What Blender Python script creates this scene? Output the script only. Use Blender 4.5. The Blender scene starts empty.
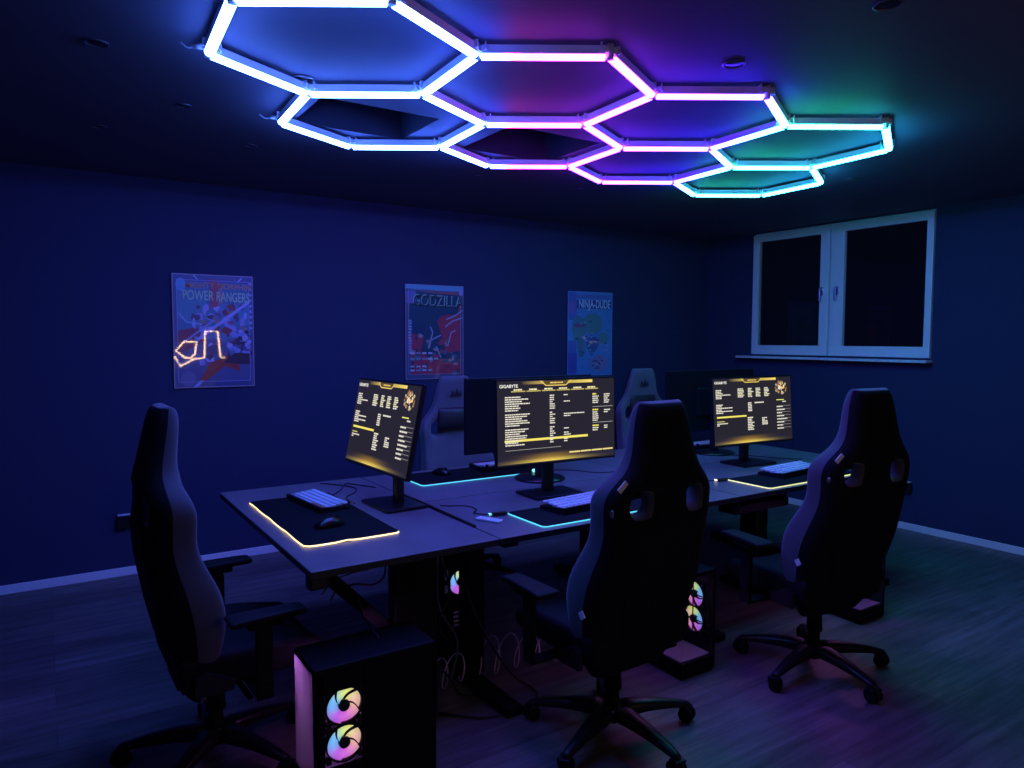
import bpy, bmesh, math, random
from mathutils import Vector, Matrix, Euler
C = bpy.context.scene.collection
PI = math.pi
R = math.radians

# ------------------------------------------------------------------ camera, world, exposure
cam_d = bpy.data.cameras.new('camera'); cam = bpy.data.objects.new('camera', cam_d); C.objects.link(cam)
cam_d.sensor_fit = 'HORIZONTAL'; cam_d.sensor_width = 36.0; cam_d.lens = 36.0*719.5/1024
cam_d.clip_start = 0.02
FW = Vector((.5453, .8358, -.0638)).normalized(); RT = Vector((.8376, -.5463, .0023)).normalized(); UP = RT.cross(FW)
cam.matrix_world = Matrix(((RT.x, UP.x, -FW.x, 0), (RT.y, UP.y, -FW.y, 0), (RT.z, UP.z, -FW.z, 1.6), (0, 0, 0, 1)))
bpy.context.scene.camera = cam
w = bpy.data.worlds.new('night'); bpy.context.scene.world = w; w.use_nodes = True
w.node_tree.nodes['Background'].inputs[0].default_value = (.003, .005, .02, 1)
w.node_tree.nodes['Background'].inputs[1].default_value = .3
vs = bpy.context.scene.view_settings
bpy.context.scene.display_settings.display_device = 'sRGB'
vs.view_transform = 'Standard'; vs.look = 'None'; vs.gamma = 1.0; vs.use_curve_mapping = False
vs.exposure = 0.0
TUBE_POWER = 115.0

# ------------------------------------------------------------------ materials
MATS = {}
def mat(name, col, rough=.5, metal=0., spec=.5, emit=None, est=1., bump=0., bscale=200., noise=0., nscale=8., coat=0., trans=0., sheen=0.):
    if name in MATS: return MATS[name]
    m = bpy.data.materials.new(name); m.use_nodes = True
    nt = m.node_tree; b = nt.nodes['Principled BSDF']
    b.inputs['Base Color'].default_value = (*col, 1)
    b.inputs['Roughness'].default_value = rough
    b.inputs['Metallic'].default_value = metal
    b.inputs['Specular IOR Level'].default_value = spec
    if coat: b.inputs['Coat Weight'].default_value = coat; b.inputs['Coat Roughness'].default_value = .03
    if trans: b.inputs['Transmission Weight'].default_value = trans
    if sheen: b.inputs['Sheen Weight'].default_value = sheen; b.inputs['Sheen Roughness'].default_value = .4
    if emit: b.inputs['Emission Color'].default_value = (*emit, 1); b.inputs['Emission Strength'].default_value = est
    tc = nt.nodes.new('ShaderNodeTexCoord')
    if noise:
        n = nt.nodes.new('ShaderNodeTexNoise'); n.inputs['Scale'].default_value = nscale; n.inputs['Detail'].default_value = 5
        nt.links.new(tc.outputs['Object'], n.inputs['Vector'])
        mx = nt.nodes.new('ShaderNodeMix'); mx.data_type = 'RGBA'
        mx.inputs[6].default_value = (*[c*(1-noise) for c in col], 1); mx.inputs[7].default_value = (*[min(1, c*(1+noise)) for c in col], 1)
        nt.links.new(n.outputs['Fac'], mx.inputs[0]); nt.links.new(mx.outputs[2], b.inputs['Base Color'])
    if bump:
        n = nt.nodes.new('ShaderNodeTexNoise'); n.inputs['Scale'].default_value = bscale; n.inputs['Detail'].default_value = 3
        nt.links.new(tc.outputs['Object'], n.inputs['Vector'])
        bp = nt.nodes.new('ShaderNodeBump'); bp.inputs['Strength'].default_value = bump; bp.inputs['Distance'].default_value = .002
        nt.links.new(n.outputs['Fac'], bp.inputs['Height']); nt.links.new(bp.outputs['Normal'], b.inputs['Normal'])
    MATS[name] = m
    return m

def vcol_mat(name, emissive=0., rough=.5, coat=0.):
    """colour from the mesh attribute Col (printed artwork, screen pictures, lit fan blades)"""
    m = bpy.data.materials.new(name); m.use_nodes = True; nt = m.node_tree; b = nt.nodes['Principled BSDF']
    a = nt.nodes.new('ShaderNodeAttribute'); a.attribute_name = 'Col'
    if emissive:
        b.inputs['Base Color'].default_value = (.01, .01, .012, 1)
        nt.links.new(a.outputs['Color'], b.inputs['Emission Color']); b.inputs['Emission Strength'].default_value = emissive
    else:
        nt.links.new(a.outputs['Color'], b.inputs['Base Color'])
    b.inputs['Roughness'].default_value = rough
    if coat: b.inputs['Coat Weight'].default_value = coat; b.inputs['Coat Roughness'].default_value = .02
    MATS[name] = m
    return m

wall_m = mat('navy_wall_paint', (.032, .042, .105), .75, bump=.25, bscale=140, spec=.3)
ceil_m = mat('ceiling_paint', (.120, .125, .175), .65, bump=.15, bscale=120, spec=.2)
white_m = mat('white_lacquer', (.88, .88, .90), .35)
desk_m = mat('grey_laminate', (.135, .125, .140), .42, noise=.25, nscale=5, bump=.1, bscale=90)
edge_m = mat('black_edging', (.012, .012, .016), .4)
steel_m = mat('black_powder_steel', (.006, .006, .008), .6, spec=.10, bump=.1, bscale=400)
plastic_m = mat('black_plastic', (.009, .009, .012), .4, spec=.35)
gloss_m = mat('gloss_black_plastic', (.008, .008, .010), .28)
fabric_m = mat('charcoal_fabric', (.085, .09, .11), .85, bump=.6, bscale=900, sheen=.3)
shell_m = mat('black_back_fabric', (.007, .007, .010), .8, spec=.15, bump=.4, bscale=700)
pillow_m = mat('black_leatherette', (.012, .012, .016), .5, bump=.2, bscale=300)
rubber_m = mat('black_rubber', (.006, .006, .008), .7, spec=.2)
pad_m = mat('mouse_pad_cloth', (.007, .009, .012), .9, spec=.12, bump=.4, bscale=1500)
chrome_m = mat('brushed_metal', (.35, .35, .38), .28, metal=1.)
tag_m = mat('white_tag', (.75, .75, .72), .5)
key_m = mat('keycap_grey', (.60, .62, .72), .45)
cable_m = mat('black_cable', (.010, .010, .012), .5)
clear_m = mat('frosted_plastic', (.75, .77, .80), .2)
alu_m = mat('aluminium_rail', (.75, .75, .78), .4)
dark_led_m = mat('unlit_fan', (.03, .03, .035), .4)
neon_m = mat('warm_neon', (.9, .8, .6), .4, emit=(1., .62, .32), est=34.)
led_yel = mat('warm_led_edge', (.5, .5, .4), .4, emit=(1., .72, .30), est=2.2)
led_cy = mat('cyan_led_edge', (.4, .5, .5), .4, emit=(.10, .80, .95), est=.95)
led_lime = mat('lime_led_edge', (.5, .5, .4), .4, emit=(.95, .95, .30), est=1.1)
plug_w = mat('white_led_plug', (.5, .5, .5), .4, emit=(1., .9, .6), est=1.6)
plug_c = mat('cyan_led_plug', (.5, .5, .5), .4, emit=(.25, .95, 1.), est=1.2)
art_m = vcol_mat('printed_metal_poster', 0, .35, coat=1.0)
scr_m = vcol_mat('screen_picture', 1.0, .35)
fan_m = vcol_mat('lit_fan_blades', 1.0, .4)

def glass_mat():
    m = bpy.data.materials.new('clear_glass'); m.use_nodes = True; nt = m.node_tree; nt.nodes.clear()
    o = nt.nodes.new('ShaderNodeOutputMaterial'); mix = nt.nodes.new('ShaderNodeMixShader')
    t = nt.nodes.new('ShaderNodeBsdfTransparent'); t.inputs[0].default_value = (.88, .89, .90, 1)
    g = nt.nodes.new('ShaderNodeBsdfGlossy'); g.inputs['Roughness'].default_value = .02
    f = nt.nodes.new('ShaderNodeFresnel'); f.inputs[0].default_value = 1.5
    ge = nt.nodes.new('ShaderNodeNewGeometry'); m1 = nt.nodes.new('ShaderNodeMath'); m1.operation = 'SUBTRACT'; m1.inputs[0].default_value = 1
    m2 = nt.nodes.new('ShaderNodeMath'); m2.operation = 'MULTIPLY'
    nt.links.new(ge.outputs['Backfacing'], m1.inputs[1]); nt.links.new(m1.outputs[0], m2.inputs[0]); nt.links.new(f.outputs[0], m2.inputs[1])
    nt.links.new(m2.outputs[0], mix.inputs[0]); nt.links.new(t.outputs[0], mix.inputs[1]); nt.links.new(g.outputs[0], mix.inputs[2])
    nt.links.new(mix.outputs[0], o.inputs[0]); return m
glass_m = glass_mat()
def frost_mat():
    m = bpy.data.materials.new('frosted_front_glass'); m.use_nodes = True; nt = m.node_tree; nt.nodes.clear()
    o = nt.nodes.new('ShaderNodeOutputMaterial'); mix = nt.nodes.new('ShaderNodeMixShader'); m2 = nt.nodes.new('ShaderNodeMixShader')
    t = nt.nodes.new('ShaderNodeBsdfTransparent'); t.inputs[0].default_value = (.7, .7, .75, 1)
    d = nt.nodes.new('ShaderNodeBsdfTranslucent'); d.inputs[0].default_value = (.8, .8, .85, 1)
    g = nt.nodes.new('ShaderNodeBsdfGlossy'); g.inputs['Roughness'].default_value = .12; g.inputs[0].default_value = (.8, .8, .85, 1)
    mix.inputs[0].default_value = .6; m2.inputs[0].default_value = .15
    nt.links.new(t.outputs[0], mix.inputs[1]); nt.links.new(d.outputs[0], mix.inputs[2])
    nt.links.new(mix.outputs[0], m2.inputs[1]); nt.links.new(g.outputs[0], m2.inputs[2]); nt.links.new(m2.outputs[0], o.inputs[0]); return m
frost_m = frost_mat()

def floor_mat():
    m = bpy.data.materials.new('wood_plank_floor'); m.use_nodes = True; nt = m.node_tree; b = nt.nodes['Principled BSDF']
    tc = nt.nodes.new('ShaderNodeTexCoord')
    br = nt.nodes.new('ShaderNodeTexBrick'); br.inputs['Scale'].default_value = 1.0
    br.inputs['Brick Width'].default_value = 1.25; br.inputs['Row Height'].default_value = .19
    br.inputs['Mortar Size'].default_value = .0012; br.inputs['Mortar Smooth'].default_value = .3
    br.inputs['Color1'].default_value = (.115, .100, .098, 1); br.inputs['Color2'].default_value = (.19, .165, .165, 1)
    br.inputs['Mortar'].default_value = (.05, .045, .045, 1); br.offset = .37
    nt.links.new(tc.outputs['Object'], br.inputs['Vector'])
    mp = nt.nodes.new('ShaderNodeMapping'); mp.inputs['Scale'].default_value = (.9, 11, 1)
    nt.links.new(tc.outputs['Object'], mp.inputs['Vector'])
    n = nt.nodes.new('ShaderNodeTexNoise'); n.inputs['Scale'].default_value = 2.2; n.inputs['Detail'].default_value = 7; n.inputs['Roughness'].default_value = .6
    nt.links.new(mp.outputs[0], n.inputs['Vector'])
    rp = nt.nodes.new('ShaderNodeValToRGB'); rp.color_ramp.elements[0].position = .3; rp.color_ramp.elements[0].color = (.5, .5, .5, 1)
    rp.color_ramp.elements[1].position = .7; rp.color_ramp.elements[1].color = (1.35, 1.35, 1.35, 1)
    nt.links.new(n.outputs['Fac'], rp.inputs[0])
    mx = nt.nodes.new('ShaderNodeMix'); mx.data_type = 'RGBA'; mx.blend_type = 'MULTIPLY'; mx.inputs[0].default_value = 1
    nt.links.new(br.outputs['Color'], mx.inputs[6]); nt.links.new(rp.outputs[0], mx.inputs[7]); nt.links.new(mx.outputs[2], b.inputs['Base Color'])
    b.inputs['Roughness'].default_value = .42; b.inputs['Specular IOR Level'].default_value = .4
    bp = nt.nodes.new('ShaderNodeBump'); bp.inputs['Strength'].default_value = .25; bp.inputs['Distance'].default_value = .001
    nt.links.new(n.outputs['Fac'], bp.inputs['Height']); nt.links.new(bp.outputs[0], b.inputs['Normal'])
    return m
floor_m = floor_mat()

# ------------------------------------------------------------------ mesh helpers
class MB:
    """collects shapes into one mesh; mats: material slots in order"""
    def __init__(s, *mats, col=False):
        s.bm = bmesh.new(); s.mats = list(mats); s.smooth = set()
        s.cl = s.bm.loops.layers.float_color.new('Col') if col else None
    def _new(s, verts, mi, smooth=False, M=None):
        fs = set(f for v in verts for f in v.link_faces)
        for f in fs: f.material_index = mi; f.smooth = smooth
        if M is not None: bmesh.ops.transform(s.bm, matrix=M, verts=verts)
        return fs
    def box(s, c, d, mi=0, bev=0., M=None, seg=2, rot=None):
        r = bmesh.ops.create_cube(s.bm, size=1); vs_ = r['verts']
        bmesh.ops.scale(s.bm, vec=d, verts=vs_)
        if bev:
            es = list(set(e for v in vs_ for e in v.link_edges))
            rb = bmesh.ops.bevel(s.bm, geom=es, offset=bev, segments=seg, affect='EDGES', profile=.5)
            vs_ = list(set(vs_) & set(s.bm.verts)) if False else list(set(v for f in rb['faces'] for v in f.verts) | set(v for v in vs_ if v.is_valid))
        if rot: bmesh.ops.rotate(s.bm, cent=(0, 0, 0), matrix=Euler(rot).to_matrix(), verts=vs_)
        bmesh.ops.translate(s.bm, vec=c, verts=vs_)
        s._new(vs_, mi, False, M); return s
    def bar(s, a, b, wx, wz, mi=0, bev=0., up=(0, 0, 1)):
        a = Vector(a); b = Vector(b); y = (b-a).normalized(); x = y.cross(Vector(up)).normalized(); z = x.cross(y)
        M = Matrix(((x.x, y.x, z.x, (a.x+b.x)/2), (x.y, y.y, z.y, (a.y+b.y)/2), (x.z, y.z, z.z, (a.z+b.z)/2), (0, 0, 0, 1)))
        return s.box((0, 0, 0), (wx, (b-a).length, wz), mi, bev, M)
    def cyl(s, a, b, r, r2=None, seg=20, mi=0, caps=True, smooth=True):
        a = Vector(a); b = Vector(b); q = (b-a); L = q.length
        rr = bmesh.ops.create_cone(s.bm, cap_ends=caps, segments=seg, radius1=r, radius2=r if r2 is None else r2, depth=L)
        M = Matrix.Translation((a+b)/2) @ q.to_track_quat('Z', 'Y').to_matrix().to_4x4()
        fs = s._new(rr['verts'], mi, smooth, M)
        for f in fs:
            if len(f.verts) > 4: f.smooth = False
        return s
    def ball(s, c, d, mi=0, u=20, v=12):
        rr = bmesh.ops.create_uvsphere(s.bm, u_segments=u, v_segments=v, radius=.5)
        s._new(rr['verts'], mi, True, Matrix.Translation(c) @ Matrix.Diagonal((*d, 1))); return s
    def lathe(s, prof, c=(0, 0, 0), seg=32, mi=0, M=None, cap=True):
        rings = []; new = []
        for (r, z) in prof:
            ring = [s.bm.verts.new((r*math.cos(2*PI*k/seg), r*math.sin(2*PI*k/seg), z)) for k in range(seg)]; rings.append(ring); new += ring
        for a, b in zip(rings, rings[1:]):
            for k in range(seg):
                s.bm.faces.new((a[k], a[(k+1) % seg], b[(k+1) % seg], b[k]))
        for ring in ((rings[0], rings[-1]) if cap else ()):
            try: s.bm.faces.new(ring)
            except ValueError: pass
        T = Matrix.Translation(c)
        s._new(new, mi, True, T if M is None else T @ M); return s
    def tube(s, pts, r, seg=8, mi=0, closed=False):
        P = [Vector(p) for p in pts]; n = len(P); rings = []; N = None
        for i, p in enumerate(P):
            if closed: t = (P[(i+1) % n]-P[i-1])
            else: t = (P[min(i+1, n-1)]-P[max(i-1, 0)])
            t.normalize()
            if N is None: N = t.cross(Vector((0, 0, 1))) if abs(t.z) < .95 else t.cross(Vector((1, 0, 0)))
            N = (N - t*N.dot(t)).normalized(); B_ = t.cross(N)
            rings.append([s.bm.verts.new(p + r*(N*math.cos(2*PI*k/seg)+B_*math.sin(2*PI*k/seg))) for k in range(seg)])
        m = n if closed else n-1
        for i in range(m):
            a, b = rings[i], rings[(i+1) % n]
            for k in range(seg):
                f = s.bm.faces.new((a[k], a[(k+1) % seg], b[(k+1) % seg], b[k])); f.smooth = True; f.material_index = mi
        if not closed:
            for ring in (rings[0], rings[-1]):
                f = s.bm.faces.new(ring); f.material_index = mi
        return s
    def poly(s, pts, mi=0, cols=None, smooth=False):
        f = s.bm.faces.new([s.bm.verts.new(p) for p in pts]); f.material_index = mi; f.smooth = smooth
        if cols is not None and s.cl:
            for k, l in enumerate(f.loops):
                c = cols[k] if isinstance(cols[0], (tuple, list)) else cols
                l[s.cl] = (*c, 1)
        return s
    def prism(s, pts, y0, y1, mi=0):
        """outline in xz extruded from y0 to y1"""
        n = len(pts); a = [s.bm.verts.new((p[0], y0, p[1])) for p in pts]; b = [s.bm.verts.new((p[0], y1, p[1])) for p in pts]
        fs = [s.bm.faces.new(a), s.bm.faces.new(b[::-1])] + [s.bm.faces.new((a[k], b[k], b[(k+1) % n], a[(k+1) % n])) for k in range(n)]
        for f in fs: f.material_index = mi
        return s
    def build(s, name, parent=None, loc=(0, 0, 0), rot=(0, 0, 0), subsurf=0, label=None, recalc=True):
        if recalc and s.cl is None: bmesh.ops.recalc_face_normals(s.bm, faces=s.bm.faces[:])
        me = bpy.data.meshes.new(name); s.bm.to_mesh(me); s.bm.free()
        for m in s.mats: me.materials.append(m)
        o = bpy.data.objects.new(name, me); C.objects.link(o); o.location = loc; o.rotation_euler = rot
        if parent: o.parent = parent
        if subsurf:
            md = o.modifiers.new('s', 'SUBSURF'); md.levels = subsurf; md.render_levels = subsurf
        if label: o['label'] = label
        return o

def thing(name, label, cat, loc=(0, 0, 0), rz=0., group=None):
    o = bpy.data.objects.new(name, None); C.objects.link(o); o.location = loc; o.rotation_euler = (0, 0, rz)
    o.empty_display_size = .1
    return tag(o, label, cat, group)
def tag(o, label, cat, group=None):
    o['label'] = label; o['category'] = cat
    if group: o['group'] = group
    return o
def struct(o):
    o['kind'] = 'structure'; return o
def copy_tree(o, parent=None):
    c = o.copy(); C.objects.link(c)
    if parent: c.parent = parent
    for ch in [x for x in bpy.data.objects if x.parent == o]: copy_tree(ch, c)
    return c
def text_mesh(txt, size, name, m, parent, M, extrude=.0008, label=None, align='CENTER', sx=1.):
    cu = bpy.data.curves.new('t', 'FONT'); cu.body = txt; cu.size = size; cu.extrude = extrude; cu.align_x = align; cu.align_y = 'CENTER'
    cu.offset = size*.012
    t = bpy.data.objects.new('t', cu); C.objects.link(t)
    dg = bpy.context.evaluated_depsgraph_get(); me = bpy.data.meshes.new_from_object(t.evaluated_get(dg))
    bpy.data.objects.remove(t); bpy.data.curves.remove(cu)
    me.transform(M @ Matrix.Diagonal((sx, 1, 1, 1))); me.materials.clear(); me.materials.append(m); me.name = name
    o = bpy.data.objects.new(name, me); C.objects.link(o); o.parent = parent
    if label: o['label'] = label
    return o
def spline(pts, n=10):
    P = [Vector(p) for p in pts]; P = [2*P[0]-P[1]] + P + [2*P[-1]-P[-2]]; out = []
    for i in range(1, len(P)-2):
        for k in range(n):
            t = k/n; a, b, c, d = P[i-1:i+3]
            out.append(.5*((2*b)+(c-a)*t+(2*a-5*b+4*c-d)*t*t+(3*b-a-3*c+d)*t**3))
    return out + [P[-2]]

# ------------------------------------------------------------------ room
X0, X1, Y0, Y1, H = -1.6, 6.05, -1.6, 5.405, 2.66
WY0, WY1, WZ0, WZ1 = 3.04, 4.80, 1.44, 2.645       # window opening in the right wall
b = MB(floor_m); b.box(((X0+X1)/2, (Y0+Y1)/2, -.05), (X1-X0+.4, Y1-Y0+.4, .1)); struct(b.build('floor'))
HOLES = [(1.07, 1.65, 3.18, 3.62), (2.00, 2.58, 3.08, 3.59)]
b = MB(ceil_m, mat('recess_shade', (.035, .035, .055), .7, spec=.1))  # recess faces use a darker colour, shade painted into the openings
xs = sorted([X0-.2, X1+.2] + [h[0] for h in HOLES] + [h[1] for h in HOLES]); ys = sorted([Y0-.2, Y1+.2] + [h[2] for h in HOLES] + [h[3] for h in HOLES])
for i in range(len(xs)-1):
    for j in range(len(ys)-1):
        cx, cy = (xs[i]+xs[i+1])/2, (ys[j]+ys[j+1])/2
        if any(h[0] < cx < h[1] and h[2] < cy < h[3] for h in HOLES): continue
        b.poly([(xs[i], ys[j], H), (xs[i], ys[j+1], H), (xs[i+1], ys[j+1], H), (xs[i+1], ys[j], H)])
for (a, c, d, e) in HOLES:
    z = H+.34
    b.poly([(a, d, H), (a, e, H), (a, e, z), (a, d, z)], 1); b.poly([(c, d, H), (c, d, z), (c, e, z), (c, e, H)], 1)
    b.poly([(a, d, H), (a, d, z), (c, d, z), (c, d, H)], 1); b.poly([(a, e, H), (c, e, H), (c, e, z), (a, e, z)], 1)
    b.poly([(a, d, z), (a, e, z), (c, e, z), (c, d, z)], 1)
bmesh.ops.remove_doubles(b.bm, verts=b.bm.verts[:], dist=1e-5)
b.box(((X0+X1)/2, (Y0+Y1)/2, H+.42), (X1-X0+.4, Y1-Y0+.4, .06))
struct(b.build('ceiling'))
T_ = .15
b = MB(wall_m); b.box(((X0+X1)/2, Y1+T_/2, H/2), (X1-X0+2*T_, T_, H)); struct(b.build('wall_back'))
b = MB(wall_m); b.box(((X0+X1)/2, Y0-T_/2, H/2), (X1-X0+2*T_, T_, H)); struct(b.build('wall_front'))
b = MB(wall_m); b.box((X0-T_/2, (Y0+Y1)/2, H/2), (T_, Y1-Y0, H)); struct(b.build('wall_left'))
b = MB(wall_m); xw = X1+T_/2
b.box((xw, (Y0+WY0)/2, H/2), (T_, WY0-Y0, H)); b.box((xw, (WY1+Y1)/2, H/2), (T_, Y1-WY1, H))
b.box((xw, (WY0+WY1)/2, WZ0/2), (T_, WY1-WY0, WZ0)); b.box((xw, (WY0+WY1)/2, (WZ1+H)/2), (T_, WY1-WY0, H-WZ1))
struct(b.build('wall_right'))
b = MB(white_m); b.box(((X0+X1)/2, Y1-.008, .028), (X1-X0, .016, .056), bev=.003); struct(b.build('baseboard_back'))
b = MB(white_m); b.box((X1-.008, (Y0+Y1)/2-.01, .028), (.016, Y1-Y0-.03, .056), bev=.003); struct(b.build('baseboard_right'))

# window: outer frame, two sashes, sill
win = bpy.data.objects.new('window_1', None); C.objects.link(win); struct(win); win.location = (X1+.03, 0, 0)
fw = .045; yo0, yo1, zo0, zo1 = 3.025, 4.815, 1.425, 2.655
def rect_frame(b, x, dx, y0, y1, z0, z1, wd, wt=None, bev=.004):
    wt = wt or wd
    b.box((x, (y0+y1)/2, z0+wt/2), (dx, y1-y0, wt), bev=bev); b.box((x, (y0+y1)/2, z1-wt/2), (dx, y1-y0, wt), bev=bev)
    b.box((x, y0+wd/2, (z0+z1)/2), (dx, wd, z1-z0-2*wt+.002), bev=bev); b.box((x, y1-wd/2, (z0+z1)/2), (dx, wd, z1-z0-2*wt+.002), bev=bev)
b = MB(white_m); rect_frame(b, .02, .07, yo0, yo1, zo0, zo1, fw); b.box((.02, 3.955, 2.035), (.06, .05, 1.16)); b.build('window_frame', win)
for k, (a, c) in enumerate(((3.045, 3.945), (3.962, 4.80))):
    b = MB(white_m); y0_, y1_ = a, c
    gy0, gy1 = ((3.100, 3.815), (4.050, 4.739))[k]
    x = -.028; dx = .045
    b.box((x, (y0_+y1_)/2, (1.445+1.535)/2), (dx, y1_-y0_, .09), bev=.005); b.box((x, (y0_+y1_)/2, 2.595), (dx, y1_-y0_, .07), bev=.005)
    b.box((x, (y0_+gy0)/2, 2.0475), (dx, gy0-y0_, 1.03), bev=.005); b.box((x, (gy1+y1_)/2, 2.0475), (dx, y1_-gy1, 1.03), bev=.005)
    s_ = b.build('sash', win)
    b = MB(glass_m); b.box((-.02, (gy0+gy1)/2, 2.0475), (.008, gy1-gy0+.01, 1.04)); b.build('window_pane', s_)
    hy = (3.868, 4.023)[k]
    b = MB(chrome_m); b.box((-.055, hy, 2.035), (.010, .028, .075), bev=.004); b.cyl((-.055, hy, 2.055), (-.095, hy, 2.055), .009)
    b.bar((-.092, hy, 2.065), (-.092, hy, 1.945), .020, .016, bev=.005, up=(1, 0, 0)); b.build('window_handle', s_)
b = MB(white_m); b.box((-.075, 3.975, 1.415), (.13, 1.90, .022), bev=.006); b.build('window_sill', win)

# ------------------------------------------------------------------ hexagon light tubes under the ceiling
def tube_mat():
    m = bpy.data.materials.new('coloured_led_diffuser'); m.use_nodes = True; nt = m.node_tree; nt.nodes.clear()
    o = nt.nodes.new('ShaderNodeOutputMaterial'); e = nt.nodes.new('ShaderNodeEmission'); e.inputs[1].default_value = TUBE_POWER
    g = nt.nodes.new('ShaderNodeNewGeometry'); d = nt.nodes.new('ShaderNodeVectorMath'); d.operation = 'DOT_PRODUCT'
    a = R(-32.56); d.inputs[1].default_value = (math.cos(a), math.sin(a), 0)
    nt.links.new(g.outputs['Position'], d.inputs[0])
    mr = nt.nodes.new('ShaderNodeMapRange'); u0 = .94*math.cos(a)+2.558*math.sin(a)
    mr.inputs[1].default_value = u0-.48; mr.inputs[2].default_value = u0+2.64
    nt.links.new(d.outputs['Value'], mr.inputs[0])
    rp = nt.nodes.new('ShaderNodeValToRGB'); cr = rp.color_ramp
    L = [(-.48, (.050, .135, .72)), (.35, (.042, .11, .74)), (.48, (.024, .055, .75)), (.56, (.03, .035, .50)), (.61, (.26, .009, .07)), (.68, (.15, .008, .17)), (.95, (.12, .009, .32)), (1.2, (.08, .009, .50)),
         (1.5, (.032, .009, .62)), (1.74, (.020, .012, .62)), (1.86, (.014, .11, .36)), (1.95, (.009, .29, .13)), (2.2, (.009, .29, .18)), (2.45, (.010, .25, .38)), (2.64, (.012, .25, .55))]
    el = cr.elements
    while len(el) > 2: el.remove(el[-1])
    for k, (u, c) in enumerate(L):
        p = (u+.48)/3.12
        q = el[k] if k < 2 else el.new(p)
        q.position = min(1, max(0, p)); q.color = (*c, 1)
    nt.links.new(mr.outputs[0], rp.inputs[0]); nt.links.new(rp.outputs[0], e.inputs[0]); nt.links.new(e.outputs[0], o.inputs[0])
    return m
tube_m = tube_mat()
TH = R(-32.56); S = .480; CX, CY = .9405, 2.558
dr = lambda a: Vector((math.cos(TH+R(a)), math.sin(TH+R(a)), 0))
verts = []; edges = {}
def vid(v):
    for i, q in enumerate(verts):
        if (q-v).length < .06: return i
    verts.append(v); return len(verts)-1
for row in range(2):
    for col in range(4):
        c = Vector((CX, CY, 0)) + S*math.sqrt(3)*(col*dr(30)+row*dr(90))
        ids = [vid(c+S*dr(a)) for a in (-120, -60, 0, 60, 120, 180)]
        for k in range(6): edges.setdefault(tuple(sorted((ids[k], ids[(k+1) % 6]))), (row, col))
lamp = thing('hexagon_ceiling_light', 'honeycomb ceiling lamp of glowing tubes running from blue-white through pink and violet to green', 'ceiling light', (CX, CY, 0))
off = Vector((CX, CY, 0))
def half_round(n=7, r=.0180):
    return [(-r, 0)] + [(-r*math.cos(PI*k/n), -r*.95*math.sin(PI*k/n)) for k in range(1, n)] + [(r, 0)]
for (i, j), _ in edges.items():
    a, c = verts[i]-off, verts[j]-off; t = (c-a).normalized(); a2 = a+t*.017; c2 = c-t*.017; nrm = Vector((-t.y, t.x, 0))
    b = MB(tube_m); pr = half_round()
    ra = [b.bm.verts.new(a2+nrm*p[0]+Vector((0, 0, 2.616+p[1]))) for p in pr]; rb = [b.bm.verts.new(c2+nrm*p[0]+Vector((0, 0, 2.616+p[1]))) for p in pr]
    n = len(pr)
    for k in range(n): f = b.bm.faces.new((ra[k], ra[(k+1) % n], rb[(k+1) % n], rb[k])); f.smooth = False
    b.bm.faces.new(ra); b.bm.faces.new(rb[::-1])
    lt = b.build('light_tube', lamp)
    b = MB(alu_m); b.bar(a2+Vector((0, 0, 2.632)), c2+Vector((0, 0, 2.632)), .036, .032, bev=.002)
    b.build('tube_rail', lt)
for i, v in enumerate(verts):
    p = v-off
    dirs = [(verts[q]-v).normalized() for e in edges for q in e if i in e and q != i]
    b = MB(clear_m)
    b.cyl(p+Vector((0, 0, 2.604)), p+Vector((0, 0, 2.656)), .0150, seg=12)
    for d_ in dirs:
        b.bar(p+d_*.006+Vector((0, 0, 2.634)), p+d_*.045+Vector((0, 0, 2.634)), .040, .022, bev=.002)
        b.bar(p+d_*.030+Vector((0, 0, 2.642)), p+d_*.036+Vector((0, 0, 2.642)), .054, .030, bev=.001)
    b.build('tube_connector', lamp)
# wire clip and supply lead on the two outer left corners
for v in (Vector((CX, CY, 0))+S*dr(180), Vector((CX, CY, 0))+S*math.sqrt(3)*dr(90)+S*dr(180)):
    p = v-off+Vector((0, 0, 2.640)); o_ = dr(180)
    b = MB(clear_m); b.cyl(p+o_*.02, p+o_*.055, .011, .007, seg=12); b.tube(spline([p+o_*.05, p+o_*.075+Vector((0, 0, -.004)), p+o_*.10+Vector((0, 0, .014))], 6), .003, 6); b.build('mounting_clip', lamp)

# ceiling spotlights (switched off)
spots = [(.93, 3.00, 'small round recessed spotlight inside the bluish-white hexagon', .045),
         (.20, 3.05, 'dark round recessed spotlight at the upper left of the ceiling', .042),
         (.28, 4.23, 'tiny glinting recessed spotlight far left on the ceiling', .035),
         (.58, 3.64, 'faint recessed spotlight left of the lower blue hexagon', .035),
         (1.00, 4.18, 'recessed spotlight on the ceiling above the leftmost poster', .035),
         (2.27, 1.92, 'dark round recessed spotlight above the violet light tubes', .045),
         (4.54, 2.84, 'glinting recessed spotlight right of the green hexagons', .040),
         (4.48, 4.07, 'recessed spotlight just beyond the smallest green hexagon', .035),
         (3.21, 4.08, 'recessed spotlight beyond the violet hexagon, towards the back wall', .035),
         (2.43, 4.14, 'recessed spotlight on the ceiling above the middle poster', .035),
         (5.26, 2.75, 'faint recessed spotlight on the ceiling near the window', .035),
         (2.28, 1.32, 'recessed spotlight at the very top edge of the picture', .045)]
b = MB(mat('satin_ring', (.22, .22, .26), .3, metal=.7), gloss_m); b.lathe([(.80, .0), (.98, -.05), (1.0, -.14), (.90, -.20), (.82, -.14), (.78, .25)], seg=24); ring_me = b.build('trim_ring')
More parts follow.
